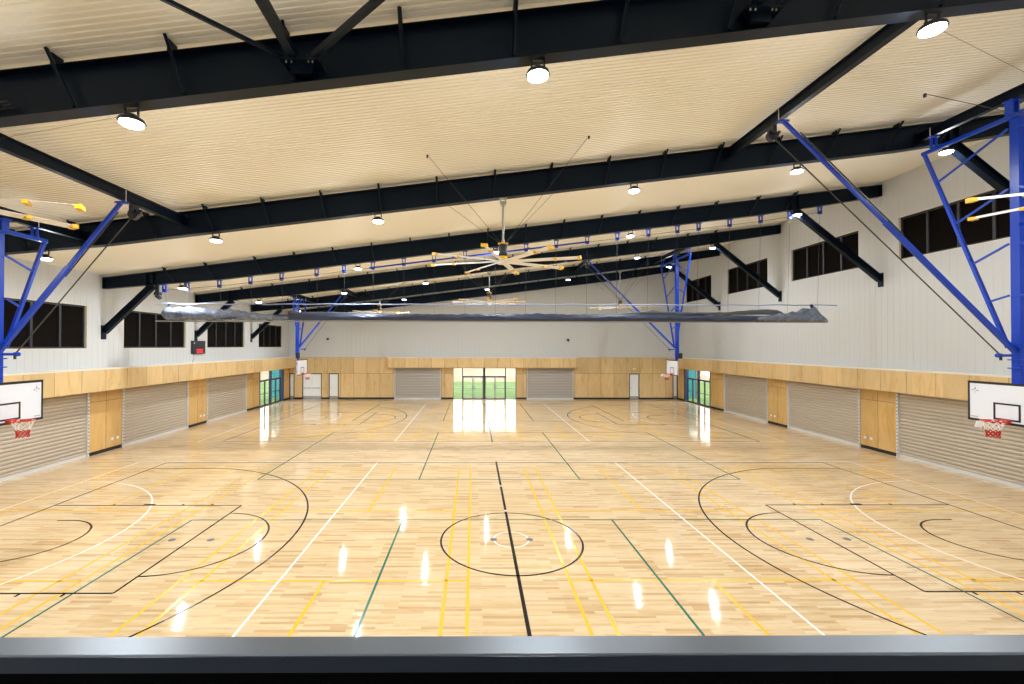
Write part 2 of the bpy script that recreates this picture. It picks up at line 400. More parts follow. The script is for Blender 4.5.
trim(bulk_side(-1,.75,4.91,YF,YB-.02),[M['ply_y'],M['black'],M['cap']])
trim(bulk_side(1,.52,5.15,YF,YB-.02),[M['ply_y'],M['black'],M['cap']])

# side plywood piers, skirtings and roller shutters
PIER={-1:[(-12.0,-10.15),(-5.2,-3.3),(1.65,3.6),(8.5,10.38),(15.38,17.25),(22.25,24.28),(28.85,30.05)],
       1:[(-12.0,-10.15),(-5.2,-3.3),(1.65,3.6),(8.52,10.4),(15.46,17.3),(22.35,24.28),(28.75,30.05)]}
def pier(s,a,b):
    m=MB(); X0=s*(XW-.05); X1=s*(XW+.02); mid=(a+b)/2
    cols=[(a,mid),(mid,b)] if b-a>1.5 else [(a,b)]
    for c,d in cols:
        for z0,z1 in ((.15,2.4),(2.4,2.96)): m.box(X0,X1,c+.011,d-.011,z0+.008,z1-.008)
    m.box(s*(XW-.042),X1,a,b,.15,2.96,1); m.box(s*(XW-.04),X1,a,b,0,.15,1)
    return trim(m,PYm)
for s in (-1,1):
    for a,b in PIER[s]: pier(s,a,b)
def shutter(name_label,ax,c,u0,u1,h,material,gmat,group=None):
    """ax='y': on a side wall (c = sign), runs along y; ax='x': end wall, runs along x"""
    if ax=='y':
        P=lambda u,z,d:(c*(XW-.02+d),u,z); loc=(c*XW,(u0+u1)/2,0)
    else:
        P=lambda u,z,d:(u,YB-.02+d,z); loc=((u0+u1)/2,YB,0)
    t=thing('roller_shutter',loc,name_label,'roller shutter',group)
    m=MB(); z=.1; pr=[]; ps=.152 if ax=='y' else .15
    while z<h: 
        for k,(dz,d) in enumerate(((0,.042),(.016,.010),(.05,0),(.09,0),(.125,.012),(.136,.042))): pr.append((z+dz,d))
        z+=ps
    v=[];f=[]
    for zz,d in pr:
        v+=[P(u0+.08,zz,d),P(u1-.08,zz,d)]
    for i in range(len(pr)-1): f.append((2*i,2*i+1,2*i+3,2*i+2))
    m.add(v,f); m.build('slat_curtain',material,t)
    def bx(ua,ub,za,zb,da,db):
        a=P(ua,za,da); b=P(ub,zb,db); return MB().box(a[0],b[0],a[1],b[1],a[2],b[2])
    bx(u0+.08,u1-.08,0,.12,-.01,.04).build('bottom_bar',M['guide'],t)
    for e0,e1 in ((u0+.005,u0+.085),(u1-.085,u1-.005)):
        k=bx(e0,e1,0,h,-.07,.05)
        for q in range(18):
            a=P(e0+.02,.12+q*.16,-.074); b=P(e1-.02,.17+q*.16,-.069); k.box(a[0],b[0],a[1],b[1],a[2],b[2],1)
        k.build('guide_rail',[gmat,M['black']],t)
    return t
G='roller shutters along the side walls'
for s,sd in ((-1,'left'),(1,'right')):
    P_=PIER[s]
    for i,lab in enumerate(('beige roller shutter on the %s wall beside the balcony','beige roller shutter on the %s wall under the balcony end',
        'long beige roller shutter on the %s wall behind the near basketball hoop','middle beige roller shutter on the %s wall between two plywood piers',
        'farthest beige roller shutter on the %s wall, next to the glass doors')):
        if i<1: continue
        lab=lab%sd
        shutter(lab,'y',s,P_[i][1],P_[i+1][0],2.96,M['shutter'],M['guide'],G)
shutter('grey roller shutter in the end wall, left of the central glass doors','x',0,-8.4,-4.04,2.96,M['shutter_end'],M['guide'],'end wall roller shutters')
shutter('grey roller shutter in the end wall, right of the central glass doors','x',0,4.0,8.4,2.96,M['shutter_end'],M['guide'],'end wall roller shutters')
# block behind the shutters and end wall so no light leaks
w=MB()
w.box(-XW-.3,-2.95,YB+.06,YB+.2,0,3.9).box(3.05,XW+.3,YB+.06,YB+.2,0,3.9).box(-2.95,3.05,YB+.06,YB+.2,2.96,3.9)
trim(w,M['frame'])
for s in (-1,1):
    w=MB(); w.box(s*(XW+.1),s*(XW+.2),YF,24.25,0,3.9).box(s*(XW+.1),s*(XW+.2),28.8,YB+.1,0,3.9).box(s*(XW+.1),s*(XW+.2),24.25,28.8,2.96,3.9); trim(w,M['frame'])

# ------------------------------------------------------------------ doors
dn=0
def droot(loc):
    global dn
    dn+=1; return struct_root('door_%d'%dn,loc)
# central glazed doors
r=droot((0,YB,0)); m=MB()
Y0,Y1=YB-.02,YB+.12
for a,b in ((-2.93,-2.87),(-2.06,-1.98),(-.09,.11),(1.98,2.06),(2.97,3.03)): m.box(a,b,Y0,Y1,0,2.96)
m.box(-2.93,3.03,Y0,Y1,2.9,2.96).box(-2.02,2.02,Y0,Y1,2.08,2.16).box(-2.93,3.03,Y0,Y1,0,.03)
m.build('door_frame',M['frame'],r)
for a,b in ((-1.98,-1.02),(-1.0,-.09),(.11,1.02),(1.04,1.98)):
    l=MB(); l.box(a+.01,a+.08,YB,YB+.05,.03,2.08).box(b-.08,b-.01,YB,YB+.05,.03,2.08).box(a+.01,b-.01,YB,YB+.05,2.0,2.08).box(a+.01,b-.01,YB,YB+.05,.03,.14)
    lf=l.build('door_leaf',M['leaf'],r)
    hx=b-.1 if (a<-1.5 or 0<a<1) else a+.1
    MB().box(hx-.02,hx+.02,YB-.06,YB-.01,.95,1.3).build('door_handle',M['leaf'],lf)
    MB().box(a+.08,b-.08,YB+.02,YB+.03,.14,2.0).build('glass_pane',M['glass'],lf)
for a,b,z0,z1 in ((-2.87,-2.06,.03,2.9),(2.06,2.97,.03,2.9),(-1.98,-.09,2.16,2.9),(.11,1.98,2.16,2.9)): MB().box(a,b,YB+.05,YB+.06,z0,z1).build('glass_pane',M['glass'],r)
# side glazed doors
for s in (-1,1):
    r=droot((s*XW,26.5,0)); m=MB(); X0,X1=s*(XW-.05),s*(XW+.1)
    for a,b in ((24.26,24.42),(26.2,26.42),(28.2,28.3),(28.55,28.8)): m.box(X0,X1,a,b,0,2.96)
    m.box(X0,X1,24.26,28.8,2.88,2.96).box(X0,X1,24.4,28.3,2.1,2.18).box(X0,X1,24.3,28.8,0,.03)
    m.build('door_frame',M['bluedk'],r)
    for a,b in ((24.42,25.3),(25.32,26.2),(26.42,27.3),(27.32,28.2)):
        l=MB(); X0,X1=s*(XW+.0),s*(XW+.05)
        l.box(X0,X1,a+.01,a+.07,.03,2.1).box(X0,X1,b-.07,b-.01,.03,2.1).box(X0,X1,a,b,2.03,2.1).box(X0,X1,a,b,.03,.12)
        lf=l.build('door_leaf',M['frame'],r)
        MB().box(s*(XW-.06),s*(XW-.02),a+.06,b-.06,1.0,1.05).build('push_bar',M['frame'],lf)
        MB().box(s*(XW+.02),s*(XW+.03),a+.07,b-.07,.12,2.03).build('glass_pane',M['glass'],lf)
    for a,b,z0,z1 in ((24.42,26.2,2.18,2.88),(26.42,28.2,2.18,2.88),(28.3,28.55,.03,2.88)): MB().box(s*(XW+.05),s*(XW+.06),a,b,z0,z1).build('glass_pane',M['glass'],r)
# white doors
def white_door(x0,x1,leaves,z1=2.38,jamb=None):
    r=droot(((x0+x1)/2,YB,0)); m=MB()
    m.box(x0-.0,x0+.06,YB-.05,YB+.06,0,z1).box(x1-.06,x1,YB-.05,YB+.06,0,z1).box(x0,x1,YB-.05,YB+.06,z1-.05,z1)
    m.build('door_frame',M['black'],r)
    wd=(x1-x0-.12)/leaves
    for k in range(leaves):
        a=x0+.06+k*wd; lf=MB().box(a+.008,a+wd-.008,YB,YB+.05,.28,z1-.06).build('door_leaf',M['whitedoor'],r)
        MB().box(a+.008,a+wd-.008,YB-.004,YB+.04,.01,.28).build('kick_plate',M['grey'],lf)
        if leaves>1: MB().box(a+.06,a+wd-.06,YB-.07,YB-.02,1.0,1.06).build('push_bar',M['grey'],lf)
        else: MB().box(a+.07,a+.2,YB-.06,YB-.01,1.02,1.05).build('door_handle',M['grey'],lf)
white_door(-18.2,-17.75,1); white_door(-17.0,-15.2,2); white_door(-14.53,-13.62,1); white_door(13.64,14.6,1); white_door(17.75,18.2,1)

# ------------------------------------------------------------------ outside
MB().box(-70,70,YB+.3,YB+22,-.3,-.04).box(-70,-XW-.35,YF,YB+.3,-.3,-.04).box(XW+.35,70,YF,YB+.3,-.3,-.04).build('lawn',M['grass'])
tag(bpy.data.objects['lawn'],'green mown grass seen through the glass doors','grass',kind='stuff')
m=MB(); m.add([(-33,YB+20.5,-.1),(33,YB+20.5,-.1),(33,YB+34,4.6),(-33,YB+34,4.6),(33,YB+50,5),(-33,YB+50,5)],[(0,1,2,3),(3,2,4,5)])
o=m.build('dry_grass',M['bank']); tag(o,'pale dry grass bank behind the lawn beyond the central glass doors','grass bank',kind='stuff')
m=MB(); m.box(-14,14,YB+11,YB+11.7,-.04,.0); o=m.build('footpath',mat('weathered_concrete',(.16,.155,.14),.8)); tag(o,'pale footpath crossing the lawn outside the central doors','path')
for s,sd in ((-1,'left'),(1,'right')):
    t=thing('teal_screen',(s*19.7,YB+.95,0),'teal sheet screen standing outside the %s glass doors'%sd,'screen')
    m=MB()
    for k in range(6): m.box(s*(19.0+.23*k),s*(19.0+.23*k+.23),YB+.9+.02*(k%2),YB+.95+.02*(k%2),0,3.4)
    m.build('sheet',M['teal'],t)
    for x in (18.94,20.4): MB().box(s*x,s*(x+.08),YB+.9,YB+.98,-.04,3.4).build('post',M['frame'],t)
    t=thing('brick_building',(s*40,34,0),'pale orange building far outside the %s glass doors'%sd,'building')
    MB().box(s*36,s*44,18,52,-.04,5).build('wall',M['brick'],t); MB().box(s*35.5,s*44.5,17.5,52.5,5,5.25).build('roof',M['cap'],t)
    for yy in (24,30,36,42): MB().box(s*35.95,s*36,yy,yy+2,1,2.4).build('window',M['winframe'],t)

# ------------------------------------------------------------------ steel rafters
FR=[-11.25,-4.4,2.45,9.3,16.15,23.0,29.85]
RL=['dark steel rafter behind the balcony rail','nearest dark steel rafter crossing the top of the picture','dark steel rafter carrying the central ceiling fan, second from the balcony',
 'dark steel rafter with blue pulley brackets below it','dark steel rafter just beyond the rolled curtain','dark steel rafter second from the end wall','dark steel rafter closest to the end wall']
def bot(x,d):
    a=abs(x)
    if a<=12.5: return roof(x)-d
    e=.66 if x>0 else .63
    return roof(x)-(d+(e-d)*(a-12.5)/(XW-12.5))
FBX=[-15.4,-13.5,-11.2,-9.37,-7.57,-5.75,-3.94,-2.13,-.31,1.47,3.28,5.06,6.83,8.65,10.46,12.44,14.2]
rafters=[]
for i,yf in enumerate(FR):
    d=.94 if i<=1 else .85
    t=thing('steel_rafter',(0,yf,0),RL[i],'rafter','portal frame rafters'); rafters.append(t)
    xs=[-XW+.02,-12.5,12.5,XW-.02]
    to=.21 if i==1 else .13; top=[(x,roof(x)-to) for x in xs]; bt=[(x,bot(x,d)) for x in xs]
    MB().prism_y(bt+top[::-1],yf-.008,yf+.008).build('web',M['steel'],t)
    MB().prism_y([(x,z-.016) for x,z in top]+[(x,z) for x,z in top][::-1],yf-.13,yf+.13).build('top_flange',M['steel'],t)
    MB().prism_y([(x,z-.018) for x,z in bt]+bt[::-1],yf-.13,yf+.13).build('bottom_flange',M['steel'],t)
    for x in (-16.2,-15.9,14.0,14.3,-XW+.03,XW-.03): MB().box(x-.006,x+.006,yf-.12,yf+.12,bot(x,d),roof(x)-.14).build('stiffener',M['steel'],t)
    if 0<i<6:
        for x in FBX:
            z=roof(x)
            xb=x-(.055 if i==1 else .034)*(x+.97); b=MB(); b.bar((xb,yf-.125,bot(xb,d)+.02),(x,yf-.2,z-.005),.05,.045).box(x-.035,x-.005,yf-.10,yf+.10,z-to,z+.0)
            b.build('fly_brace',M['steel'],t)
    else:
        for x in FBX: MB().box(x-.03,x+.03,yf-.11,yf+.11,roof(x)-.13,roof(x)).build('purlin_cleat',M['steel'],t)
# knee braces
KL=['under the second rafter from the balcony','under the rafter with the blue pulley brackets','under the rafter beyond the rolled curtain','under the rafter second from the end wall']
def ibeam(mb,p,q,w,h):
    p=Vector(p);q=Vector(q);d=(q-p).normalized(); a=Vector((0,1,0)); b=a.cross(d).normalized()
    mb.bar(p,q,.012,h,up=b); 
    for s in (-1,1): mb.bar(p+b*(s*h/2),q+b*(s*h/2),w,.014,up=b)
    return mb
for i in (1,2,3,4,5):
    yf=FR[i]
    for s,sd,zb,xt in ((-1,'left',5.62,-15.95),(1,'right',8.15,14.15)):
        lab='dark steel knee brace on the %s wall %s'%(sd,KL[i-2]) if i>1 else 'dark steel knee brace on the %s wall nearest the balcony'%sd
        t=thing('knee_brace',(s*XW,yf,zb),lab,'brace','knee braces along the %s wall'%sd)
        ibeam(MB(),(s*(XW-.03),yf,zb),(xt,yf,bot(xt,.85)-.03),.2,.28).build('strut',M['steel'],t)
        MB().box(s*(XW-.004),s*(XW-.03),yf-.14,yf+.14,zb-.36,zb+.3).build('end_plate',M['steel'],t)
        MB().prism_y([(xt-.28,bot(xt-.28,.85)-.02),(xt+.28,bot(xt+.28,.85)-.02),(xt+.28,bot(xt+.28,.85)-.045),(xt-.28,bot(xt-.28,.85)-.045)],yf-.12,yf+.12).build('end_plate',M['steel'],t)
# roof bracing meeting the nearest rafter
def brace(lab,p,q,w,h,name='roof_brace'):
    o=MB().bar(p,q,w,h).build(name,M['steel'])
    tag(o,lab,'roof brace','roof braces above the camera side rafter')
for s,nx,nz,sd in ((-1,-3.65,9.42,'left'),(1,3.5,10.27,'right')):
    t=thing('gusset_bracket',(nx,-4.45,nz),'dark bolted bracket on the nearest rafter, %s of its centre'%sd,'bracket','brackets on the nearest rafter')
    MB().box(nx-.28,nx+.3,-4.72,-4.41,nz-.07,nz-.045).box(nx-.15,nx+.17,-4.6,-4.41,nz-.22,nz-.07).build('plate',M['steel'],t)
    for bx in (-.2,-.12,.14,.2): MB().tube((nx+bx,-4.66,nz-.1),(nx+bx,-4.66,nz-.03),.012,8).build('bolt',M['bolt'],t)
    zr=lambda x:roof(x)-.62
    brace('square dark roof tube running back from the %s bracket on the nearest rafter'%sd,(nx-.1,-4.62,nz+.02),(nx+.12,-11.1,nz+.05),.13,.11)
    if s<0:
        brace('dark diagonal roof tube slanting up right from the left bracket',(nx+.2,-4.62,nz+.03),(4.9,-11.1,roof(4.9)-.62),.07,.10)
        brace('thin dark diagonal roof rod slanting up left from the left bracket',(nx-.25,-4.62,nz+.0),(-8.6,-11.1,roof(-8.6)-.62),.05,.05)
    else:
        brace('dark diagonal roof tube slanting out from the right bracket',(nx+.22,-4.62,nz+.03),(10.6,-11.1,roof(10.6)-.62),.07,.10)

# ------------------------------------------------------------------ high bay lights
LX_odd=[-14.6,-6.4,.05,6.4,14.3]; LX_even=[-14.35,-9.05,-3.98,4.08,9.25,14.0]
LAMP_W=92.0; UP_W=36.0
def make_light():
    t=thing('highbay_light',(0,0,0),'x','ceiling light')
    MB().bar((-.1,0,.0),(-.1,0,-.15),.03,.02,up=(0,1,0)).bar((.1,0,0),(.1,0,-.15),.03,.02,up=(0,1,0)).box(-.115,.115,-.03,.03,-.012,0).build('bracket',M['lamp_black'],t)
    MB().lathe((0,0,-.24),[(0,.12),(.07,.12),(.09,.07),(.17,.05),(.19,.0),(.17,-.01)],24).build('housing',M['lamp_black'],t)
    MB().lathe((0,0,-.255),[(.165,.012),(.165,-.02),(.12,-.045),(0,-.05)],24).build('lens',M['lens'],t)
    return t
proto=make_light(); first=True
al=bpy.data.lights.new('highbay_led','AREA'); al.shape='DISK'; al.size=.18; al.energy=LAMP_W; al.color=(.93,.97,1.0)
pt=bpy.data.lights.new('highbay_led_side_glow','POINT'); pt.energy=UP_W; pt.shadow_soft_size=.08; pt.color=(.95,.98,1.0)
rn=['','nearest rafter','rafter carrying the central fan','rafter with blue pulley brackets','rafter beyond the rolled curtain','rafter second from the end wall']
pos5=['far left','left of centre','centre','right of centre','far right']; pos6=['far left','left','inner left','inner right','right','far right']
for i in range(6):
    xs=LX_odd if i%2 else LX_even
    for k,x in enumerate(xs):
        o=proto if first else copy_tree(proto); first=False
        d=.94 if i<=1 else .85
        o.location=(x,FR[i],bot(x,d)-.018)
        pn=(pos5 if i%2 else pos6)[k]
        o['label']=('lit high bay light on the %s, %s one'%(rn[i],pn)) if i else 'lit round high bay light over the balcony, %s of its row'%pn
        o['group']='high bay lights under the rafters'
        a=bpy.data.objects.new('led_array',al); C.objects.link(a); a.parent=o; a.location=(0,0,-.31)
        b=bpy.data.objects.new('led_glow',pt); C.objects.link(b); b.parent=o; b.location=(0,0,-.42)

# ------------------------------------------------------------------ ceiling fans
def make_fan():
    t=thing('ceiling_fan',(0,0,0),'x','ceiling fan')
    MB().tube((0,0,.62),(0,0,2.0),.04,12).tube((0,0,.45),(0,0,.66),.075,12,r2=.045).build('stem',M['grey'],t)
    MB().lathe((0,0,0),[(0,.18),(.13,.18),(.14,.25),(.14,.5),(.1,.56),(0,.58)],20).build('motor',M['lamp_black'],t)
    MB().box(-.16,.16,-.05,.05,.55,.6).box(-.05,.05,-.16,.16,.55,.6).lathe((0,0,0),[(0,.06),(.12,.06),(.15,.11),(.12,.18),(0,.18)],20).build('motor_bracket',M['yellow'],t)
    MB().lathe((0,0,0),[(0,-.06),(.18,-.06),(.22,-.03),(.22,.02),(.14,.06),(0,.06)],24).build('hub',M['alu'],t)
    for k in range(8):
        a=math.radians(29+45*k); c,s=math.cos(a),math.sin(a)
        def Pt(r,w,z): return (c*r-s*w, s*r+c*w, z)
        b=MB(); W=[( -.075,.035),(-.04,.05),(.02,.045),(.085,-.02),(.02,.02),(-.05,.02)]
        v=[Pt(.18,w,z) for w,z in W]+[Pt(2.3,w,z) for w,z in W]; n_=len(W)
        b.add(v,[tuple(range(n_))[::-1],tuple(range(n_,2*n_))]+[(i,(i+1)%n_,(i+1)%n_+n_,i+n_) for i in range(n_)])
        bl=b.build('blade',M['alu'],t)
        y=MB()
        for r0,r1,h in ((1.58,1.66,.02),):
            v=[Pt(r,w,z) for r in (r0,r1) for w,z in ((-.075,-.012),(.09,-.03),(.09,.025),(-.075,.05))]
            y.add(v,[(0,1,2,3),(7,6,5,4),(0,4,5,1),(1,5,6,2),(2,6,7,3),(3,7,4,0)])
        y.build('blade_clip',M['yellow'],bl)
        y=MB(); v=[Pt(r,w,z) for r,e in ((2.29,0),(2.39,.01)) for w,z in ((-.075-e,-.02),(.09+e,-.035),(.09+e,.03+e),(-.075-e,.055+e))]
        y.add(v,[(0,1,2,3),(7,6,5,4),(0,4,5,1),(1,5,6,2),(2,6,7,3),(3,7,4,0)]); y.build('blade_tip',M['yellow'],bl)
    return t
fan0=make_fan()
fans=[((-.05,2.45,7.62),0,'large eight-bladed ceiling fan hanging in the centre on a long stem'),
      ((-10.16,-4.4,7.42),-7,'ceiling fan partly cut off at the left picture edge'),
      ((10.3,-4.4,7.67),-11,'ceiling fan partly hidden behind the blue mast at the right picture edge'),
      ((0,16.15,7.72),12,'small distant ceiling fan directly behind the central fan'),
      ((10.45,23.0,8.0),0,'small distant ceiling fan to the right behind the rolled curtain'),
      ((-8.3,23.0,7.55),20,'small distant ceiling fan to the left behind the rolled curtain')]
for k,(loc,rz,lab) in enumerate(fans):
    o=fan0 if k==0 else copy_tree(fan0)
    o.location=loc; o.rotation_euler=(0,0,math.radians(rz)); o['label']=lab; o['group']='big ceiling fans'
    d=.94 if loc[1]<0 else .85; zt=bot(loc[0],d)-.018-loc[2]
    # stem cut to length for its own rafter
    st=[c for c in o.children if c.name.startswith('stem')][0]
    mm=MB().tube((0,0,.60),(0,0,zt-.1),.035,12).tube((0,0,.45),(0,0,.72),.085,12,r2=.04).box(-.12,.12,-.1,.1,zt-.016,zt).box(-.09,-.06,-.07,.07,zt-.2,zt).box(.06,.09,-.07,.07,zt-.2,zt).tube((-.1,0,zt-.13),(.1,0,zt-.13),.03,8).tube((0,0,zt-.26),(0,0,zt-.1),.05,12)
    tmp=mm.build('stem_tmp',M['grey']); st.data=tmp.data; bpy.data.objects.remove(tmp)
    o2=math.radians(rz); 
    for dx in (-2.2,2.25):
        for dy in (-1.75,1.75):
            x,y=loc[0]+dx,loc[1]+dy
            q=Vector((x-loc[0],y-loc[1],roof(x)-loc[2])); q=Matrix.Rotation(-o2,3,'Z')@q
            w=MB().tube((0,0,.52),q,.003 if loc[1]<0 else (.006 if loc[1]<5 else .009),6).tube(q-Vector((0,0,.07)),q,.03,8)
            wo=w.build('guy_wire',M['cable']); wo.parent=o

# ------------------------------------------------------------------ basketball goals
def make_net(mb0,mb1,c,r):
    n=9; z0,z1,z2=c[2]-.01,c[2]-.25,c[2]-.43
    def ringp(rr,z,k): t=2*PI*k/n; return (c[0]+rr*math.cos(t),c[1]+rr*math.sin(t),z)
    lv=[(r,0),(r*.84,-.08),(r*.7,-.16),(r*.6,-.24)]
    for a in range(3):
        for k in range(n):
            for dk in (.5,-.5):
                kk=k+.5*(a%2)
                mb0.tube(ringp(lv[a][0],c[2]+lv[a][1],kk),ringp(lv[a+1][0],c[2]+lv[a+1][1],kk+dk),.009,5,cap=False)
    lv=[(r*.6,-.24),(r*.55,-.30),(r*.52,-.36),(r*.56,-.42)]
    for a in range(3):
        for k in range(n):
            for dk in (.5,-.5):
                kk=k+.5*((a+1)%2)
                mb1.tube(ringp(lv[a][0],c[2]+lv[a][1],kk),ringp(lv[a+1][0],c[2]+lv[a+1][1],kk+dk),.011,5,cap=False)
def goal(s,zt,lw,ix,iz,ozb,lab,rungs):
    """s=-1 left / 1 right of hall. zt top-bar height, lw half spread of the frame, ix,iz inner beam position"""
    xm=s*13.1
    t=thing('basketball_goal',(xm,0,zt),lab,'basketball goal','ceiling hung basketball goals')
    B=M['blue']
    ms=MB().box(s*13.14,s*13.25,-.1,.1,3.5,zt+.06).box(s*13.275,s*13.34,-.09,.09,4.4,zt+.02)
    for z in (3.95,4.4,4.62,5.0): ms.box(s*13.08,s*13.36,-.14,.14,z,z+.03)
    mast=ms.build('mast',B,t)
    MB().bar((xm,-lw-.06,zt),(xm,lw+.06,zt),.09,.1).build('top_bar',B,t)
    zb=4.95
    for sy in (-1,1):
        MB().bar((xm,sy*lw,zt-.02),(xm,sy*.13,zb),.075,.085,up=(1,0,0)).build('leg',B,t)
        hg=MB(); yy=sy*(lw-.28)
        hg.box(xm-.1,xm+.1,yy-.03,yy+.03,zt+.04,zt+.1).box(xm-.09,xm-.055,yy-.03,yy+.03,zt+.04,ozb+.02).box(xm+.055,xm+.09,yy-.03,yy+.03,zt+.04,ozb+.02).box(xm-.14,xm+.14,yy-.05,yy+.05,ozb-.0-.03,ozb)
        hh=hg.build('hanger',B,t)
        for dx in (-.11,.11): MB().tube((xm+dx,yy,ozb-.05),(xm+dx,yy,ozb+.26),.012,6).build('hanger_bolt',M['bolt'],hh)
        for z0,z1 in rungs:
            f=(z0-zb)/(zt-zb); MB().bar((xm,sy*(.13+(lw-.13)*f),z0),(xm,sy*.1,z1),.045,.045,up=(1,0,0)).build('rung',B,t)
    # centre hanger
    hg=MB().box(xm-.09,xm-.055,-.09,.09,zt,ozb).box(xm+.055,xm+.09,-.09,.09,zt,ozb).box(xm-.14,xm+.14,-.11,.11,ozb-.03,ozb); hg.build('hanger',B,t)
    # telescoping diagonal brace to the inner beam
    p=Vector((xm+s*.02,0,4.85)); q=Vector((ix,0,iz-.06)); mid=p.lerp(q,.56)
    br=MB().bar(q,mid,.075,.075,up=(0,1,0)).build('diagonal_brace',B,t)
    MB().bar(mid,p,.1,.1,up=(0,1,0)).build('brace_sleeve',B,br)
    MB().box(ix-.13,ix+.13,-.07,.07,iz-.1,iz-.06).build('beam_clamp',B,br)
    for dx in (-.11,.11): MB().tube((ix+dx,0,iz-.1),(ix+dx,0,iz+.24),.012,6).build('clamp_bolt',M['bolt'],br)
    # hoist pulley, arm and strap
    arm=MB().tube((xm-s*.05,.0,4.75),(xm-s*.42,.0,4.75),.035,8).tube((xm-s*.40,0,4.75),(xm-s*.46,0,4.75),.055,8).build('hoist_arm',B,t)
    pc=Vector((ix,.42,iz-.26))
    pu=MB().tube(pc+Vector((0,-.06,0)),pc+Vector((0,.06,0)),.14,14).box(ix-.05,ix+.05,.3,.54,iz-.24,iz-.02).tube(pc+Vector((.09,0,-.05)),pc+Vector((.2,0,.12)),.04,8).build('hoist_pulley',M['lamp_black'],t)
    MB().bar(pc+Vector((s*.06,-.05,-.12)),(xm-s*.36,0,4.75),.02,.026,up=(0,1,0)).bar((xm-s*.36,0,4.62),(xm-s*.36,0,4.8),.03,.05).build('hoist_strap',M['cable'],t)
    MB().tube(q.lerp(p,.06)+Vector((0,-s*.12,0)),q.lerp(p,.5)+Vector((0,-s*.12,0)),.018,6).build('locking_rod',M['cable'],t)
    # winch box on the outer beam
    MB().box(xm+s*.0,xm+s*.36,-.02,.3,ozb-.02,ozb+.30).build('winch_box',M['lamp_black'],t)
    # board
    bx=s*12.9; xi=bx-s*.016; m=MB(); m.box(bx-.014,bx+.014,-.9,.9,2.96,4.02,0)
    def rect(y0,y1,z0,z1,w):
        for a,b,c,d in ((y0,y1,z1-w,z1),(y0,y1,z0,z0+w),(y0,y0+w,z0,z1),(y1-w,y1,z0,z1)): m.box(xi-.002,xi+.002,a,b,c,d,1)
    rect(-.9,.9,2.96,4.02,.05); rect(-.295,.295,3.05,3.5,.045)
    m.box(bx-.02,bx+.02,-.91,.91,2.945,2.96,1).box(bx-.02,bx+.02,-.91,.91,4.02,4.035,1)
    # faint maker marks near two corners
    for a,b,c,d in ((.70,.74,3.80,3.86),(.64,.69,3.76,3.79),(.76,.80,3.77,3.80),(.72,.73,3.70,3.76),(.66,.80,3.9,3.905)): m.box(xi-.0015,xi+.0015,a,b,c,d,2)
    for k in range(6): m.box(xi-.0015,xi+.0015,.66+.028*k,.68+.028*k,3.045,3.075,2)
    bd=m.build('backboard',[M['board'],M['blackline'],M['grey']],t)
    MB().box(bx+s*.02,bx+s*.25,-.5,.5,3.75,3.8).box(bx+s*.02,bx+s*.25,-.5,.5,3.2,3.25).box(bx+s*.02,bx+s*.10,-.5,-.45,3.2,3.8).box(bx+s*.02,bx+s*.10,.45,.5,3.2,3.8).build('board_bracket',B,bd)
    rc=(s*12.52,0,3.05); rm=MB()
    rm.path([(rc[0]+.228*math.cos(2*PI*k/32),rc[1]+.228*math.sin(2*PI*k/32),rc[2]) for k in range(32)],.0115,8,closed=True)
    rm.box(bx-s*.02,bx-s*.16,-.09,.09,2.97,3.075).bar((bx-s*.1,-.09,3.0),(rc[0],-.22,3.045),.012,.03).bar((bx-s*.1,.09,3.0),(rc[0],.22,3.045),.012,.03)
    rim=rm.build('rim',M['orange'],t)
    a=MB();b=MB(); make_net(a,b,rc,.225); net=a.build('net',M['netw'],rim)
    b.build('net_lower_band',M['netr'],rim)
    if s>0:
        o=MB().add([(12.10,.05,2.89),(12.26,.02,2.87),(12.30,.02,3.04),(12.17,.05,3.05),(12.10,.065,2.89),(12.26,.035,2.87),(12.30,.035,3.04),(12.17,.065,3.05)],[(0,1,2,3),(7,6,5,4),(0,4,5,1),(1,5,6,2),(2,6,7,3),(3,7,4,0)]).build('rim_tag',M['plastic_w'],rim)
        o['label']='white plate at the front of the rim'
    return t
gl=goal(-1,7.93,1.12,-10.05,8.74,8.24,'blue framed basketball goal close by at the left picture edge',[(7.0,7.3),(6.0,6.2)])
gr=goal(1,11.0,2.25,7.08,10.92,11.42,'tall blue framed basketball goal close by at the right picture edge',[(9.95,10.72),(8.55,9.13),(7.3,7.68),(6.2,6.32)])
for g,lab in ((gl,'distant basketball goal at the end wall left corner'),(gr,'distant tall basketball goal at the end wall right corner')):
    c=copy_tree(g); c.location.y+=19.4; c['label']=lab
    sg=1 if c.location.x>0 else -1
    MB().box(c.location.x+(-.12 if sg<0 else .1),c.location.x+(.1 if sg<0 else .36),19.25,19.05,4.12,4.5).build('control_box',M['lamp_black'],c)
# support beams above the goals
for yc,a,b,where in ((0,FR[1],FR[2],'near'),(19.15,FR[4],FR[5],'far')):
    for x,zt,sd in ((-10.05,8.93,'inner left'),(7.08,11.12,'inner right'),(-13.1,8.43,'outer left'),(13.1,11.61,'outer right')):
        t=thing('support_beam',(x,yc,zt),'dark steel beam along the hall carrying the %s side of a %s goal'%(sd,where),'beam','goal support beams')
        MB().box(x-.012,x+.012,a+.02,b-.02,zt-.17,zt+.07).box(x-.075,x+.075,a+.02,b-.02,zt-.19,zt-.17).box(x-.075,x+.075,a+.02,b-.02,zt+.07,zt+.09).build('channel',M['steel'],t)
        for yy in (a+.02,b-.03): MB().box(x-.12,x+.12,yy,yy+.012,zt-.24,zt+.14).build('end_plate',M['steel'],t)

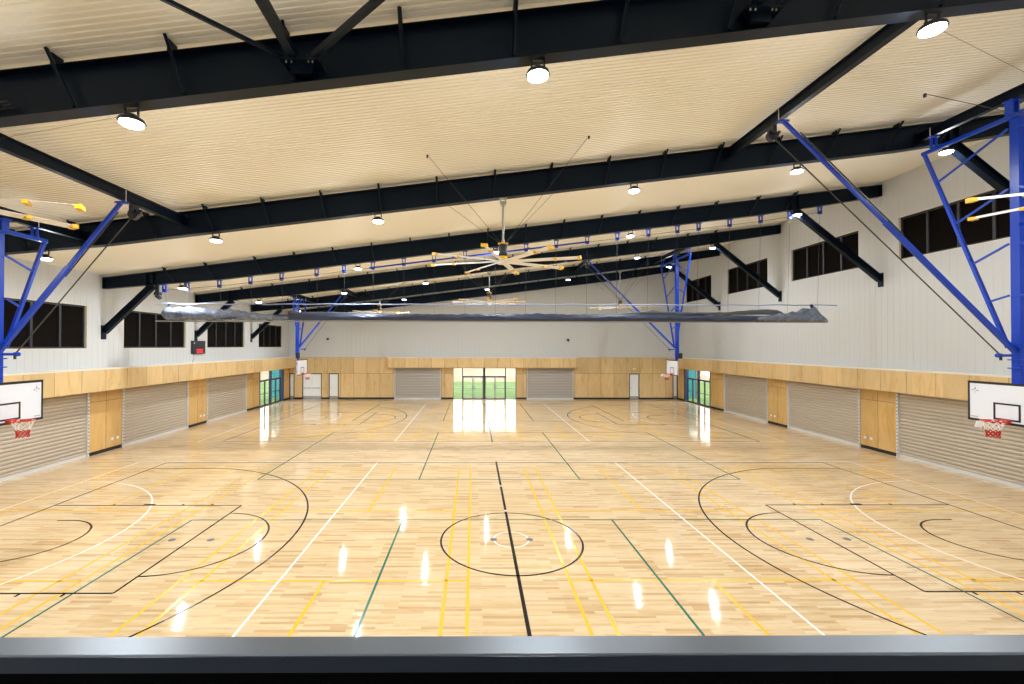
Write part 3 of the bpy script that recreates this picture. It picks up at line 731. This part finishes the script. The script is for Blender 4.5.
# ------------------------------------------------------------------ divider curtain and its hoist
t=thing('divider_curtain',(0,9.62,6.1),'rolled up silver and navy divider curtain hanging across the hall','curtain')
def lerp(tab,x):
    for (a,p_),(b,q_) in zip(tab,tab[1:]):
        if a<=x<=b: return p_+(q_-p_)*(x-a)/(b-a)
    return tab[0][1] if x<tab[0][0] else tab[-1][1]
def bundle(x0,x1,tz0,tz1,ty,seed,n,amp,yoff=0,step=.12):
    rnd=random.Random(seed); K=16; ph=[[rnd.uniform(0,6.28) for _ in range(4)] for _ in range(K)]; fr=[[rnd.uniform(.5,1.1),rnd.uniform(1.4,2.4),rnd.uniform(3,4.6),rnd.uniform(6,11)] for _ in range(K)]
    v=[];f=[]; nx=int((x1-x0)/step)
    for i in range(nx+1):
        x=x0+(x1-x0)*i/nx; a,b=lerp(tz0,x),lerp(tz1,x); e=min(1,(x-x0)/.25+.12,(x1-x)/.25+.12)
        cz=(a+b)/2; hz=(b-a)/2*e; hy=lerp(ty,x)*e
        for k in range(K):
            th=2*PI*k/K
            q=1+amp*(.5*math.sin(fr[k//3][0]*x+ph[k//3][0])+.35*math.sin(fr[k//2][1]*x+ph[k//2][1])+.3*math.sin(fr[k][2]*x+ph[k][2])+.38*math.sin(fr[k][3]*x+ph[k][3]))
            zz=cz+hz*math.sin(th)*(q if math.sin(th)>-.3 else 1); v.append((x,9.62+yoff+hy*math.cos(th)*q,zz))
    for i in range(nx):
        for k in range(K): f.append((i*K+k,i*K+(k+1)%K,(i+1)*K+(k+1)%K,(i+1)*K+k))
    f+= [tuple(range(K))[::-1],tuple(range(nx*K,nx*K+K))]
    return MB().add(v,f,0,True)
bz=[(-16,6.17),(16,6.15)]
bundle(-15.2,15.6,[(-16,6.2),(16,6.16)],[(-15.2,6.5),(-12,6.45),(-9,6.5),(0,6.47),(6,6.5),(9,6.48),(15.7,6.45)],[(-16,.15),(16,.17)],3,0,.16).build('mesh_bundle',M['netdk'],t)
bundle(-15.75,-9.6,[(-16,6.18),(-9.6,6.2)],[(-15.8,6.78),(-15,6.70),(-13.2,6.72),(-12,6.6),(-9.6,6.36)],[(-16,.2),(-9.6,.13)],5,0,.42,-.06,.09).build('vinyl_skirt',M['skirt'],t)
bundle(12.4,15.95,[(12,6.2),(16,6.15)],[(12.4,6.33),(14.0,6.6),(15.2,6.82),(15.5,6.6),(15.95,6.2)],[(12,.12),(16,.2)],9,0,.5,-.08,.09).build('vinyl_skirt',M['skirt'],t)
bundle(-9.8,12.6,[(-10,6.19),(13,6.17)],[(-10,6.40),(-4,6.45),(0,6.50),(2,6.47),(8,6.40),(13,6.42)],[(-10,.12),(13,.13)],12,0,.4,-.055,.1).build('vinyl_fold',mat('blue_navy_vinyl',(.018,.032,.075),.42),t)
bundle(5.5,13.8,[(5.5,6.44),(13.8,6.5)],[(5.5,6.5),(7.6,6.68),(9,6.6),(11,6.6),(13,6.76),(13.8,6.7)],[(5,.05),(14,.06)],21,0,.2).build('mesh_fold',M['netgrey'],t)
bundle(-9.8,-5,[(-10,6.44),(-5,6.4)],[(-10,6.62),(-7.5,6.58),(-5,6.5)],[(-10,.05),(-5,.04)],22,0,.2).build('mesh_fold',M['netgrey'],t)
MB().tube((-16.05,9.62,6.14),(15.95,9.62,6.14),.035,10).build('bottom_pole',M['grey'],t)
rnd=random.Random(4)
MB().path([(x*.4-16.0,9.62,6.955+.03*math.sin(x*1.3)*(1 if x<14 else .4)) for x in range(0,82)],.03,6).build('top_webbing',mat('blue_white_webbing',(.30,.36,.55),.5),t)
MB().tube((-15.6,9.62,6.5),(-15.4,9.62,6.95),.05,8).build('end_tie',M['netdk'],t); MB().tube((15.3,9.62,6.75),(15.15,9.62,6.98),.07,8).build('end_tie',M['netdk'],t)
BR=[-15.54,-14.46,-12.96,-11.5,-10.04,-8.39,-7.1,-5.74,-4.28,-2.86,-1.39,.05,1.5,2.93,4.4,5.83,7.31,8.69,9.7,11.18,12.66,14.05,15.49]
h=thing('curtain_hoist',(0,9.5,9.2),'blue pulley brackets and shaft line under a rafter, lifting the curtain','curtain hoist')
for x in BR:
    z=roof(x)-(.85 if abs(x)<12.5 else .80)+.0; z=bot(x,.85)-.018; yb=9.42
    m=MB().box(x-.085,x-.055,yb,yb+.08,z-.34,z).box(x+.055,x+.085,yb,yb+.08,z-.34,z).box(x-.085,x+.085,yb-.005,yb+.085,z-.35,z-.31).box(x-.13,x+.13,yb-.02,yb+.1,z-.02,z)
    b=m.build('pulley_bracket',M['blue'],h)
    MB().tube((x-.045,yb+.04,z-.25),(x+.045,yb+.04,z-.25),.05,10).build('pulley_wheel',M['lamp_black'],b)
    MB().tube((x,yb+.04,z-.3),(x,9.62,6.96),.006,5).tube((x,9.62,6.96),(x,9.62,6.2),.006,5).build('lift_cable',M['cable'],b)
zz=lambda x:bot(x,.85)-.27
MB().tube((-5.9,9.46,zz(-5.9)),(4.5,9.46,zz(4.5)),.04,10).build('drive_shaft',M['blue'],h)
MB().path([(x,9.47,zz(x)-.01) for x in (-15.6,-12.5,-5.9)],.011,5).path([(x,9.47,zz(x)-.01) for x in (4.5,12.5,15.6)],.011,5).build('drive_cable',M['cable'],h)
MB().box(-16.0,-15.75,9.4,9.6,7.35,7.5).tube((-15.9,9.45,7.32),(-15.72,9.45,7.2),.09,10).box(-15.95,-15.8,9.42,9.5,7.45,bot(-15.9,.85)-.02).build('drive_motor',M['lamp_black'],h)

# ------------------------------------------------------------------ wall mounted things
t=thing('scoreboard',(-XW+.1,16.3,4.85),'black scoreboard with red digits on the left wall','scoreboard')
MB().box(-XW,-XW+.12,15.68,16.95,4.47,5.28).build('case',M['lamp_black'],t)
X=-XW+.122
def seg7(mb,y,z,w,h_,code):
    tk=.028
    S={'a':(y,y+w,z+h_-tk,z+h_),'d':(y,y+w,z,z+tk),'g':(y,y+w,z+h_/2-tk/2,z+h_/2+tk/2),'f':(y,y+tk,z+h_/2,z+h_),'e':(y,y+tk,z,z+h_/2),'b':(y+w-tk,y+w,z+h_/2,z+h_),'c':(y+w-tk,y+w,z,z+h_/2)}
    for c in code:
        a=S[c]; mb.box(X-.004,X+.004,a[0],a[1],a[2],a[3])
m=MB()
for k in range(3): seg7(m,16.08+.22*k,4.52,.16,.24,'abcdef')
m.build('digits',M['red_led'],t); MB().box(X-.003,X+.003,15.8,15.88,5.1,5.16).build('status_lamp',M['plastic_w'],t)
MB().path([(-XW+.02,15.9,4.47),(-XW+.03,15.95,4.2),(-XW+.02,15.82,3.96)],.012,6).build('power_cord',M['cable'],t)
for x,z,sg,lab in ((-14.6,5.6,1,'small dark security camera high on the end wall, left side'),(7.87,5.55,-1,'small dark security camera high on the end wall, right side')):
    t=thing('security_camera',(x,YB-.1,z),lab,'security camera')
    MB().tube((x,YB-.3,z),(x,YB-.08,z+.03),.1,12).build('camera_body',M['lamp_black'],t)
    MB().box(x+sg*.2,x+sg*.6,YB-.06,YB,z-.04,z+.10).tube((x,YB-.1,z+.02),(x+sg*.3,YB-.05,z+.02),.03,8).build('wall_bracket',M['wall'],t)
for s,y,lab in ((-1,9.95,'double white power outlet low on the nearest left plywood pier'),(-1,16.8,'double white power outlet low on the second left plywood pier'),(1,9.97,'double white power outlet low on the nearest right plywood pier'),(1,16.8,'double white power outlet low on the second right plywood pier')):
    t=thing('power_outlet',(s*(XW-.06),y,.53),lab,'power outlet')
    for d in (-.16,.16): MB().box(s*(XW-.05),s*(XW-.066),y+d-.07,y+d+.07,.48,.6).build('outlet_plate',M['plastic_w'],t)
t=MB().box(14.0,14.2,YB-.12,YB-.03,2.8,2.9).build('emergency_light',M['plastic_w']); tag(t,'small white emergency light above the right white door','emergency light')
# floor sockets
for x,y,lab in ((-8.69,0,'in the left key, outer'),(-7.7,0,'in the left free throw circle'),(-.45,0,'at the left of the centre spot'),(.48,0,'at the right of the centre spot'),(7.73,0,'in the right free throw circle'),(8.69,0,'in the right key, outer')):
    t=MB().lathe((x,y,0),[(.0,.006),(.07,.006),(.085,.0035),(.09,0)],20).build('floor_socket',M['socket']); tag(t,'round grey socket cap set in the floor '+lab,'floor socket','floor socket caps')
# cable tray beside the nearest rafter
t=thing('cable_tray',(-8.6,-4.7,8.45),'dark wire cable tray end at the nearest rafter, upper left edge','cable tray')
m=MB()
for k in range(12): m.tube((-9.9+k*.16,-4.62,8.50+k*.02),(-9.9+k*.16,-4.36,8.50+k*.02),.008,5)
for y in (-4.62,-4.53,-4.45,-4.36): m.tube((-9.95,y,8.50),(-8.13,y,8.73),.01,5)
m.build('wire_mesh',M['lamp_black'],t); MB().tube((-9.9,-4.5,8.5),(-9.9,-4.5,8.45),.02,6).build('clip',M['lamp_black'],t)

# ------------------------------------------------------------------ balcony
w=MB().box(-XW,XW,YF,-10.26,3.1,3.4).build('balcony_slab',M['concrete']); tag(w,'concrete balcony slab carrying the handrail at the near end of the hall','balcony')
t=thing('balcony_handrail',(0,-10.3,3.4),'dark metal handrail with roof sheen coloured onto its top along the bottom of the picture','handrail')
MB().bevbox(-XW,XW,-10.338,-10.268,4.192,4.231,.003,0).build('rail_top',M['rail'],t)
MB().box(-XW,XW,-10.341,-10.337,4.190,4.2275).build('rail_edge',M['raildk'],t)
MB().box(-XW,XW,-10.318,-10.30,3.42,4.195).build('infill_panel',mat('matt_black_infill',(.0012,.0012,.0014),.9,0,.05),t)
for k in range(13): MB().box(-18+3*k-.025,-18+3*k+.025,-10.30,-10.27,3.4,4.165).build('baluster_post',M['steel'],t)

# ------------------------------------------------------------------ world and view
wd=bpy.data.worlds.new('overcast_sky'); bpy.context.scene.world=wd; wd.use_nodes=True; nt=wd.node_tree
bg=nt.nodes['Background']; bg.inputs['Strength'].default_value=5.0
tc=N(nt,'ShaderNodeTexCoord'); sp=N(nt,'ShaderNodeSeparateXYZ'); rp=ramp(nt,[(0,(1,.97,.92)),(1,(.80,.88,1))])
nt.links.new(tc.outputs['Generated'],sp.inputs[0]); nt.links.new(sp.outputs['Z'],rp.inputs['Fac']); nt.links.new(rp.outputs['Color'],bg.inputs['Color'])
sc=bpy.context.scene
sc.view_settings.view_transform='Standard'; sc.view_settings.look='None'; sc.view_settings.exposure=0.08; sc.view_settings.gamma=1
sc.view_settings.use_curve_mapping=False
sc.cycles.use_denoising=True; sc.cycles.max_bounces=8; sc.cycles.diffuse_bounces=5; sc.cycles.glossy_bounces=4; sc.cycles.transparent_max_bounces=12
sc.cycles.sample_clamp_indirect=8; sc.cycles.caustics_reflective=False; sc.cycles.caustics_refractive=False
